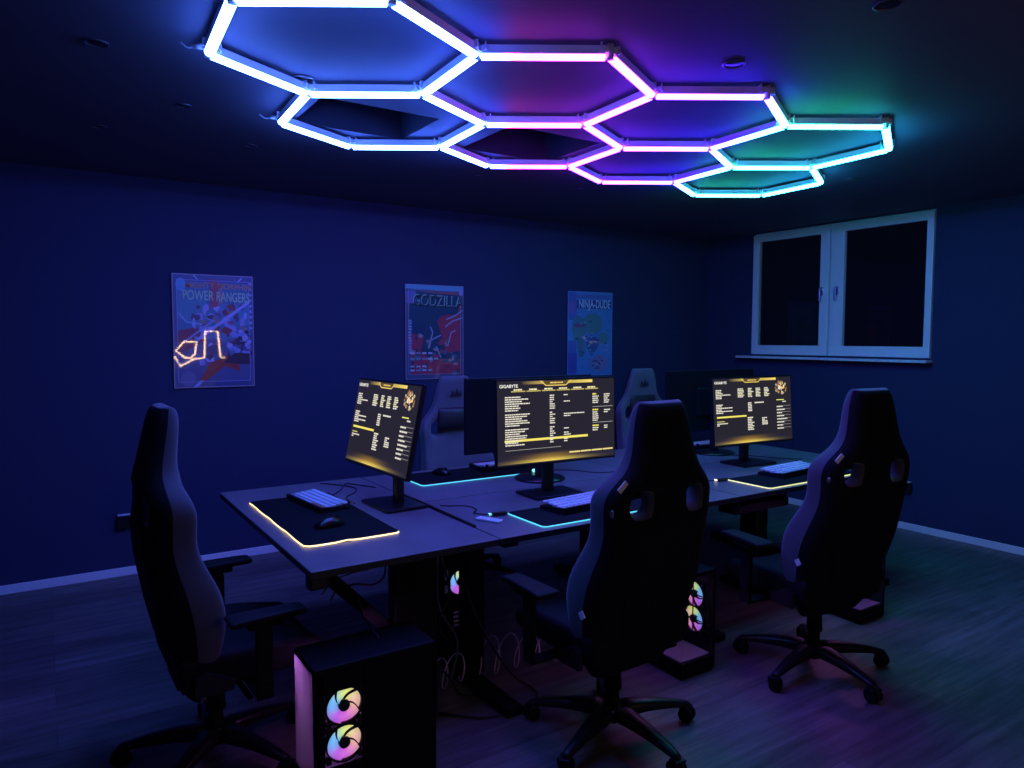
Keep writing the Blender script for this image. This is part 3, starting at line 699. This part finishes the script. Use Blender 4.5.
m0.location = (1.01, 2.985, TZ+.0088); m0.rotation_euler = (0, 0, R(-80)); m0['label'] = 'black mouse on the warm-edged mat, near side of the keyboard'; m0['group'] = 'mice'
m1 = copy_tree(m0); m1.location = (1.965, 3.78, TZ+.0088); m1.rotation_euler = (0, 0, R(200)); m1['label'] = 'black mouse on the rear cyan-edged mat, below the leftmost rear chair'

t = thing('remote_control', 'small pale rounded remote lying on the middle desk left of the mat', 'remote', (1.655, 2.722, TZ), R(-64))
b = MB(clear_m); b.box((0, 0, .006), (.125, .044, .012), bev=.005, seg=3); b.build('remote_body', t)
b = MB(white_m)
for k in range(3): b.box((-.045+.022*k, 0, .0118), (.010, .018, .0012), bev=.0004)
b.build('remote_button', t)

# ------------------------------------------------------------------ cables
def cable(name, label, pts, r=.003, cat='cable', m=None, n=10):
    b = MB(m or cable_m); b.tube(spline(pts, n), r, 8); return tag(b.build(name), label, cat)
z = TZ+.0045
cable('keyboard_cable', 'thin cable running from the left keyboard to the tilted screen', [(1.20, 3.56, TZ+.020), (1.24, 3.60, TZ+.006), (1.33, 3.72, z), (1.40, 3.84, z), (1.47, 3.72, z), (1.50, 3.66, z)])
cable('mouse_cable', 'thin cable looping on the left end desk behind the mat', [(1.245, 3.30, z+.012), (1.275, 3.50, z), (1.36, 3.60, z), (1.40, 3.72, z), (1.32, 3.88, z), (1.28, 3.93, z)])
cable('monitor_cable', 'thick black cable from the tilted screen along the desk joint', [(1.475, 3.30, TZ+.16), (1.50, 3.36, TZ+.05), (1.545, 3.38, TZ+.008), (1.548, 3.20, TZ+.007), (1.546, 2.95, TZ+.007), (1.546, 2.66, TZ+.006)], .0065)
cable('mat_cable', 'thin crinkled cable left of the middle cyan-edged mat', [(1.70, 2.775, TZ+.010), (1.665, 2.87, z), (1.71, 2.93, z), (1.70, 3.02, z), (1.63, 3.06, z), (1.60, 3.09, z)], .0028)
cable('mat_cable', 'thin cable left of the lime-edged mat on the right desk', [(3.195, 2.775, TZ+.010), (3.14, 2.83, z), (3.08, 2.86, z), (3.045, 2.95, z)], .0028)
cable('screen_cable', 'thin cable curling behind the middle bright screen', [(2.52, 3.40, z), (2.60, 3.55, z), (2.72, 3.50, z), (2.80, 3.35, z), (2.95, 3.30, z)], .0028)
cable('desk_cable', 'thin cable behind the right bright screen', [(4.02, 3.35, z), (4.12, 3.25, z), (4.22, 3.05, z), (4.30, 2.98, z)], .0028)
t_ = thing('led_plug', 'tiny glowing cyan plug right of the middle screen stand', 'plug', (2.49, 3.56, TZ))
b = MB(plug_c); b.box((0, 0, .012), (.024, .03, .022), bev=.004); b.build('plug_light', t_)
cable('hanging_cable', 'black cable looping down under the end desk to the front tower', [(.85, 2.60, .735), (.93, 2.62, .66), (.985, 2.60, .60), (.99, 2.55, .54), (1.00, 2.42, .50)], .004)
cable('hanging_cable', 'black cable hanging in a loop left of the wide desk leg', [(1.13, 2.66, .735), (1.14, 2.70, .63), (1.10, 2.72, .595), (1.02, 2.72, .61), (.95, 2.72, .60), (.92, 2.72, .56)], .004)
cable('hanging_cable', 'thin black cable in a shallow arc below the end desk edge', [(1.08, 2.66, .735), (1.08, 2.68, .68), (1.00, 2.70, .665), (.92, 2.70, .645), (.88, 2.70, .60)], .003)
cable('floor_cable', 'black cable looping on the floor below the middle desk', [(1.56, 2.83, .55), (1.62, 2.74, .30), (1.74, 2.68, .08), (1.82, 2.62, .006), (1.79, 2.54, .006), (1.66, 2.49, .006), (1.50, 2.52, .006), (1.36, 2.66, .006)], .0055)
b = MB(mat('clear_spiral_plastic', (.85, .80, .82), .25)); pts = []
for k in range(260):
    u = k/259; a = u*2*PI*9.5; wob = .018*math.sin(u*21)
    cx_, cy_ = 1.42+.95*u, 2.80+.06*math.sin(u*5)
    pts.append((cx_+.032*math.sin(a*1.0+.6), cy_+.07*math.cos(a), .085+wob*0+(.075-.015*math.sin(u*13))*math.sin(a)))
b.tube(pts, .0036, 6); tag(b.build('spiral_cable_wrap'), 'pale translucent spiral cable wrap coiled on the floor below the middle desk', 'cable wrap')
for k in range(3):
    cable('tangled_cable', ['black cable hanging beside the wide leg of the end desk, upper', 'pale cable hanging between the two left desk legs', 'black cable dropping to the floor between the two left desk legs'][k],
          [[(1.42, 2.80, .73), (1.46, 2.74, .50), (1.40, 2.72, .36), (1.50, 2.78, .22)], [(1.46, 2.84, .72), (1.44, 2.80, .42), (1.50, 2.74, .26), (1.46, 2.72, .10)], [(1.50, 2.9, .72), (1.36, 2.80, .30), (1.44, 2.70, .12), (1.52, 2.74, .008), (1.58, 2.70, .008)]][k], .0045, m=(mat('grey_cable', (.14, .14, .15), .5) if k == 1 else cable_m))

# ------------------------------------------------------------------ computer towers
def fan_colour(a, v, lit=1.):
    """colour around the wheel: violet bottom, blue left, lime top, peach right"""
    keys = [(-PI, (.20, .45, 1.0)), (-PI*.70, (.55, .12, .85)), (-PI*.42, (.75, .18, .75)), (-PI*.12, (.85, .42, .40)), (PI*.12, (.9, .60, .45)), (PI*.42, (.80, .85, .20)), (PI*.62, (.55, .80, .45)), (PI*.8, (.20, .55, .95)), (PI, (.20, .45, 1.0))]
    for (a0, c0), (a1, c1) in zip(keys, keys[1:]):
        if a0 <= a <= a1:
            t_ = (a-a0)/(a1-a0); return tuple(lit*(.20+.78*v)*(c0[i]*(1-t_)+c1[i]*t_) for i in range(3))
    return keys[0][1]
def fan(parent, cx_, cy_, cz_, lit=True, mirror=1, rot=0.):
    """fan facing along local X"""
    b = MB(plastic_m)
    b.lathe([(.0655, -.013), (.066, .013), (.0625, .013), (.062, -.013), (.0655, -.013)], seg=36, M=Matrix.Rotation(PI/2, 4, 'Y'), cap=False)
    for sy in (-1, 1):
        for sz in (-1, 1): b.box((0, sy*.056, sz*.053), (.026, .018, .018), bev=.003)
    b.bar((-.012, -.058, 0), (-.012, .058, 0), .004, .005); b.bar((-.012, 0, -.058), (-.012, 0, .058), .004, .005, up=(1, 0, 0))
    f = b.build('fan', parent, (cx_, cy_, cz_), (0, 0, rot))
    b = MB(fan_m if lit else dark_led_m, col=True)
    for k in range(5):
        a0 = 2*PI*k/5+.3; n = 9
        prev = None
        for q in range(n+1):
            u = q/n; a = a0+u*(2*PI/5-.10); pts = []
            for j in range(7):
                v = j/6; r = .020+v*.041; aa = a+.75*(1-v)**1.3-.75
                ang = math.atan2(math.sin(aa), math.cos(aa))
                pts.append(((-.006+.012*u), -mirror*r*math.cos(aa), r*math.sin(aa), fan_colour(ang, .35+.65*(1-abs(v-.45)) if lit else 0)))
            if prev:
                for j in range(6):
                    A, B_, Cc, D_ = prev[j], prev[j+1], pts[j+1], pts[j]
                    b.poly([A[:3], B_[:3], Cc[:3], D_[:3]], cols=[A[3], B_[3], Cc[3], D_[3]])
            prev = pts
    b.build('fan_blades', f)
    b = MB(gloss_m); b.cyl((-.014, 0, 0), (.010, 0, 0), .0195, seg=24); b.build('fan_hub', f)
    return f
def tower(label, loc, rz, lit=(1, 1, 1), W=.225, L=.45, HT=.50, zoff=0., fz=(.41, .285), mirror=1, frosted=False):
    t = thing('computer_tower', label, 'computer', loc, rz, 'computer towers under the desks')
    b = MB(steel_m)      # origin: front-left bottom corner, front = -Y, glass on the front and left, fan wall on the right
    b.box((W/2, L/2, .045), (W, L, .07), bev=.006); b.box((W/2, L/2, HT-.012), (W, L, .024), bev=.006)
    b.box((W/2, L-.006, .17), (W, .012, .24)); b.box((W/2, L-.006, .462), (W, .012, .05)); b.box((.018, L-.006, .365), (.036, .012, .16)); b.box((W-.030, L-.006, .365), (.058, .012, .16)); b.box((W-.010, .010, HT/2), (.018, .018, HT-.04)); b.box((.008, L-.012, HT/2), (.014, .02, HT-.04))
    # right wall with an opening for the fans
    b.box((W-.005, (.175+L)/2, HT/2), (.008, L-.175, HT-.04)); b.box((W-.005, .095, (fz[0]+.065+HT-.02)/2), (.008, .17, HT-.02-fz[0]-.065)); b.box((W-.005, .095, (.06+fz[1]-.066)/2), (.008, .17, fz[1]-.066-.06))
    b.box((W-.005, .026, HT/2), (.008, .018, HT-.06))
    for k in range(4): b.box((.02+(W-.04)*(k % 2), .03+(L-.06)*(k//2), .006), (.03, .04, .012))
    b.build('case_frame', t)
    b = MB(frost_m if frosted else glass_m); b.box((W/2-.008, .003, (HT+.055)/2), (W-.020, .004, HT-.105)); b.build('front_glass', t)
    b = MB(glass_m); b.box((.003, L/2-.008, (HT+.055)/2), (.004, L-.026, HT-.105)); b.build('side_glass', t)
    b = MB(gloss_m); b.box((W*.62, .012, HT-.001), (.012, .012, .003)); b.box((W*.5, .012, HT-.001), (.03, .010, .003)); b.build('power_button', t)
    b = MB(steel_m, chrome_m); b.box((W-.022, .30, .29), (.006, .25, .30)); b.box((W-.05, .32, .36), (.05, .07, .07), 0, bev=.005); b.box((.10, .30, .21), (.11, .24, .045), 0, bev=.006)
    b.box((W-.030, .235, .35), (.006, .03, .14), 1); b.build('motherboard', t)
    b = MB(mat('interior_shelf', (.30, .30, .33), .35)); b.box((W/2-.006, L/2-.01, .0825), (W-.03, L-.05, .004)); b.build('interior_shelf', t)
    for k in range(2): fan(t, W-.026, .110, fz[k], bool(lit[k]), mirror)
    fan(t, .102, L-.022, .366, True, mirror, PI/2)
    for (px_, pz, pw, ph) in ((W-.035, .42, .020, .05), (W-.035, .35, .018, .04)):
        b = MB(alu_m); b.box((px_, L+.001, pz), (pw, .003, ph)); b.build('rear_port', t)
    for k in range(4):
        b = MB(alu_m); b.box((.10, L+.001, .155+.022*k), (.10, .003, .010)); b.build('slot_cover', t)
    if any(lit):
        for k in range(2):
            b = MB(mat('violet_fill_strip', (.3, .3, .3), .4, emit=(.75, .22, 1.), est=38.0)); b.box((.016, .10+.18*k, HT-.031), (.010, .16, .006)); b.build('fill_strip', t)  # added emitters hidden under the case top, brightening interior and floor
    return t
tower('tower at the picture bottom left, below the end desk, with two rainbow fans facing out', (.715, 2.515, 0), R(-90), fz=(.345, .214), frosted=True, mirror=-1)
tower('tower behind the middle chair, its lit fans showing beyond the chair back', (2.450, 2.30, 0), 0, fz=(.350, .225), mirror=-1)
tower('tower behind the right chair with a lit corner showing low down', (3.785, 2.22, 0), 0, mirror=1)
t1 = tower('tower standing between the two left desk legs with one violet fan', (1.838, 3.57, 0), R(180), lit=(0, 0, 0), fz=(.35, .225), mirror=-1)

# ------------------------------------------------------------------ gaming chairs
def solid_grid(b, F, Bk, cells, mf=0, mb=0, ms=0):
    """F, Bk: dicts (i,j)->point, front and back; cells: kept cells; closes the rims, so missing cells become holes"""
    vf, vb = {}, {}
    def gv(d, src, k):
        if k not in d: d[k] = b.bm.verts.new(src[k])
        return d[k]
    cs = set(cells)
    for (i, j) in cs:
        q = [(i, j), (i+1, j), (i+1, j+1), (i, j+1)]
        f = b.bm.faces.new([gv(vf, F, k) for k in q]); f.material_index = mf; f.smooth = True
        f = b.bm.faces.new([gv(vb, Bk, k) for k in q][::-1]); f.material_index = mb; f.smooth = True
        for (a, c, nb) in (((i, j), (i+1, j), (i, j-1)), ((i+1, j), (i+1, j+1), (i+1, j)), ((i+1, j+1), (i, j+1), (i, j+1)), ((i, j+1), (i, j), (i-1, j))):
            if nb not in cs:
                f = b.bm.faces.new((gv(vf, F, a), gv(vb, Bk, a), gv(vb, Bk, c), gv(vf, F, c))); f.material_index = ms; f.smooth = True
LV = [(.300, .175, -.120, .06, .0), (.36, .225, -.140, .075, .01), (.43, .255, -.162, .09, .03), (.52, .275, -.190, .105, .075), (.64, .292, -.226, .115, .12), (.74, .286, -.250, .12, .115), (.83, .268, -.262, .11, .08),
      (.90, .264, -.270, .10, .075), (.965, .272, -.273, .095, .085), (1.015, .276, -.273, .095, .085), (1.055, .262, -.271, .095, .065), (1.095, .222, -.267, .095, .035),
      (1.13, .182, -.262, .10, .015), (1.18, .160, -.253, .09, .01), (1.25, .146, -.240, .085, .01), (1.32, .130, -.226, .080, .005), (1.365, .106, -.215, .065, .0)]
US = [-1, -.88, -.64, -.36, 0, .36, .64, .88, 1]
def chair():
    t = thing('gaming_chair', '', 'chair')
    b = MB(fabric_m, shell_m); F, K = {}, {}
    for j, (z, w_, yr, th, wing) in enumerate(LV):
        for i, u in enumerate(US):
            au = abs(u); bo = wing*(0 if au < .5 else ((au-.5)/.5)**.8)
            x = w_*u
            F[(i, j)] = (x*(.97 if au == 1 else 1), yr+th+bo-(.02 if au == 1 else 0), z)
            K[(i, j)] = (x*(.95 if au == 1 else 1), yr+(.045 if au > .95 else (.012 if au > .8 else 0))+bo*.35*(au > .8), z)
    cells = [(i, j) for i in range(8) for j in range(len(LV)-1) if not (j in (8, 9) and i in (2, 5))]
    solid_grid(b, F, K, cells, 0, 1, 0)
    back = b.build('backrest', t, subsurf=2)
    b = MB(shell_m)        # slim hard panel down the middle of the back
    pts = [(-.13, .50), (-.165, .62), (-.155, .80), (-.15, .93), (.15, .93), (.155, .80), (.165, .62), (.13, .50)]
    b.bm.faces.new([b.bm.verts.new((x, (-.190-.0025-.06*min(1,(z-.5)/.25)-.018*max(0,(z-.75)/.18)), z)) for x, z in pts]); b.build('rear_panel', back)
    # head emblem: three curved sails, on the front of the head rest
    b = MB(pillow_m)
    def sail(cx_, cz_, s_, lean):
        o_ = []
        for k in range(7):
            v = k/6; o_.append((cx_+s_*(-.5+.25*v*v+lean*v), cz_+s_*v*1.2))
        for k in range(6, -1, -1):
            v = k/6; o_.append((cx_+s_*(.42-.30*v*(1-v)+(-.67+.25+lean+.42-.42)*v*.0 + (-.67+lean)*v+.25*v), cz_+s_*v*1.2))
        return o_
    for cx_, s_ in ((-.030, .030), (0, .042), (.032, .034)):
        o_ = sail(cx_, 1.225, s_, .1); b.bm.faces.new([b.bm.verts.new((x, -.152+(z-1.225)*.20, z)) for x, z in o_])
    e_ = b.build('emblem', back); e_['label'] = 'dark three-sail emblem on the headrest'
    e_.location = (0, .007, 0)
    # neck pillow
    b = MB(pillow_m); F, K = {}, {}
    for i, u in enumerate((-1, -.8, -.4, 0, .4, .8, 1)):
        for j, v in enumerate((-1, -.7, 0, .7, 1)):
            fat = .035*(1-abs(u)**3*.6)*(1-abs(v)**3*.7)
            F[(i, j)] = (.135*u, -.158+fat, 1.075+.075*v); K[(i, j)] = (.135*u, -.172, 1.075+.075*v)
    solid_grid(b, F, K, [(i, j) for i in range(6) for j in range(4)]); b.build('neck_pillow', t, subsurf=1)
    # lumbar pillow
    b = MB(pillow_m); F, K = {}, {}
    for i, u in enumerate((-1, -.8, -.4, 0, .4, .8, 1)):
        for j, v in enumerate((-1, -.7, 0, .7, 1)):
            fat = .045*(1-abs(u)**3*.6)*(1-abs(v)**3*.7); zz = .655+.085*v; yy = -.10-.18*(zz-.6)
            F[(i, j)] = (.15*u, yy-.01+fat, zz); K[(i, j)] = (.15*u, yy-.035, zz)
    solid_grid(b, F, K, [(i, j) for i in range(6) for j in range(4)]); b.build('lumbar_pillow', t, subsurf=1)
    # seat cushion
    b = MB(shell_m, shell_m); F, K = {}, {}
    XS = (-1, -.88, -.66, -.3, .3, .66, .88, 1); YS = (-.175, -.14, -.03, .12, .25, .325, .355)
    for i, u in enumerate(XS):
        for j, y in enumerate(YS):
            wing = .052*max(0, (abs(u)-.5)/.5)**.8*(1 if y < .2 else .5)
            hw = .265 if y < .2 else .25
            z = .470+wing-(.03 if abs(u) == 1 else 0)-(.012 if y > .3 else 0)-(.03 if y > .34 else 0)+(.01 if y < -.15 else 0)
            F[(i, j)] = (hw*u, y, z); K[(i, j)] = (hw*u*.92, y*.95, .375)
    solid_grid(b, F, K, [(i, j) for i in range(7) for j in range(6)], 0, 1, 0); b.build('seat', t, subsurf=2)
    # mechanism, gas lift
    b = MB(steel_m); b.box((0, .0, .355), (.20, .30, .040), bev=.008); b.box((0, -.02, .322), (.13, .17, .04), bev=.012); b.box((0, .02, .372), (.40, .34, .012))
    b.bar((.09, .05, .335), (.27, .06, .325), .02, .012, bev=.004); b.build('tilt_mechanism', t)
    b = MB(steel_m); b.cyl((0, 0, .055), (0, 0, .20), .026); b.cyl((0, 0, .19), (0, 0, .325), .036, .030); b.build('gas_lift', t)
    for s_ in (-1, 1):
        b = MB(plastic_m); b.prism([(-.05, -.035), (.07, -.035), (.08, .0), (.03, .025), (-.02, .05), (-.055, .03)], -.010, .010)
        b.bm.transform(Matrix.Rotation(PI/2, 4, 'Z')); o_ = b.build('recline_bracket', t, (s_*.268, -.07, .41))
        # armrest
        b = MB(steel_m, chrome_m); b.box((s_*.245, .09, .352), (.21, .055, .014), bev=.003); b.box((s_*.345, .09, .395), (.020, .060, .10), bev=.006)
        b.box((s_*.345, .09, .50), (.030, .060, .20), bev=.010); b.box((s_*.345, .09, .585), (.022, .046, .09), bev=.008); b.box((s_*.345, .09, .620), (.07, .12, .022), bev=.006)
        a = b.build('armrest', t)
        b = MB(rubber_m); F, K = {}, {}
        for i, u in enumerate((-1, -.75, 0, .75, 1)):
            for j, v in enumerate((-1, -.85, -.3, .3, .85, 1)):
                wv = .047*(1-.15*v); F[(i, j)] = (s_*.345+wv*u, .10+.135*v, .658-.004*(abs(u) > .9)-.006*(abs(v) > .9)-.003*(u == 0)); K[(i, j)] = (s_*.345+wv*u*.9, .10+.13*v, .631)
        solid_grid(b, F, K, [(i, j) for i in range(4) for j in range(5)]); b.build('arm_pad', a, subsurf=2)
    # white woven tag on the left shoulder, pale side label, slot badge
    b = MB(tag_m); b.box((0, 0, 0), (.045, .006, .018), bev=.001); b.build('shoulder_tag', back, (-.222, -.243, 1.083), (R(-15), R(-42), 0))
    b = MB(tag_m); b.box((0, 0, 0), (.006, .028, .024), bev=.001); b.build('side_label', back, (-.297, -.15, .605), (R(50), 0, 0))
    b = MB(chrome_m); b.ball((-.245, -.22, .985), (.012, .02, .03), u=12, v=8); b.build('slot_badge', back)
    # star base with casters
    b = MB(plastic_m)
    b.cyl((0, 0, .065), (0, 0, .135), .048, .042, seg=24)
    for k in range(5):
        a = 2*PI*k/5; F, K = {}, {}
        ca, sa = math.cos(a), math.sin(a)
        st = [(.03, .045, .135, .075), (.10, .040, .132, .082), (.20, .031, .120, .080), (.29, .024, .100, .070), (.335, .021, .088, .064), (.352, .014, .082, .066)]
        for j, (r, hw, zt, zb) in enumerate(st):
            for i, u in enumerate((-1, -.6, .6, 1)):
                X, Y = r, hw*u; zz = zt-(.012 if abs(u) == 1 else 0)
                F[(i, j)] = (X*ca-Y*sa, X*sa+Y*ca, zz); K[(i, j)] = (X*ca-Y*sa*.9, X*sa+Y*ca*.9, zb)
        solid_grid(b, F, K, [(i, j) for i in range(3) for j in range(5)])
    base = b.build('star_base', t, subsurf=1)
    for k in range(5):
        a = 2*PI*k/5; b = MB(rubber_m, plastic_m)
        for s_ in (-1, 1): b.cyl((s_*.008, 0, .030), (s_*.026, 0, .030), .030, .028, seg=22)
        b.cyl((-.008, 0, .030), (.008, 0, .030), .012, seg=10, mi=1); b.box((0, .012, .045), (.014, .045, .034), 1, bev=.006); b.cyl((0, .012, .05), (0, .012, .075), .008, seg=10, mi=1)
        b.box((0, .006, .0605), (.052, .040, .010), 1, bev=.004)
        b.build('caster', base, (.338*math.cos(a), .338*math.sin(a), 0), (0, 0, a+.6+k))
    return t
ch0 = chair()
CH = [(1.885, 2.140, R(1), R(-16), 'large gaming chair seen from behind in front of the middle desk', R(3.5)),
      (3.090, 2.050, R(-8), R(-29), 'gaming chair seen from behind at the right end of the desks', R(5)),
      (.510, 2.845, R(-88), R(15), 'leftmost gaming chair, seen from the side at the end desk', R(-1.5)),
      (2.33, 4.12, R(180), R(20), 'gaming chair facing us behind the wide dark monitor, below the middle poster', 0),
      (4.05, 4.12, R(178), R(50), 'gaming chair facing us behind the middle chair, left of the dark rear monitor', 0)]
PIV = Vector((0, -.10, .42))
for k, (x, y, rz, rb, lb, rec) in enumerate(CH):
    c = ch0 if k == 0 else copy_tree(ch0)
    c.location = (x, y, 0); c.scale = [(1.012, 1.022, .995, .985, .995)[k]]*3; c.rotation_euler = (0, 0, rz); c['label'] = lb; c['group'] = 'gaming chairs around the desks'
    for o in bpy.data.objects:
        if o.parent == c:
            if o.name.startswith('star_base'): o.rotation_euler = (0, 0, rb-rz)
            if o.name.split('.')[0] in ('backrest', 'neck_pillow', 'lumbar_pillow'):
                o.rotation_euler = (rec, 0, 0); o.location = PIV - Matrix.Rotation(rec, 3, 'X') @ PIV
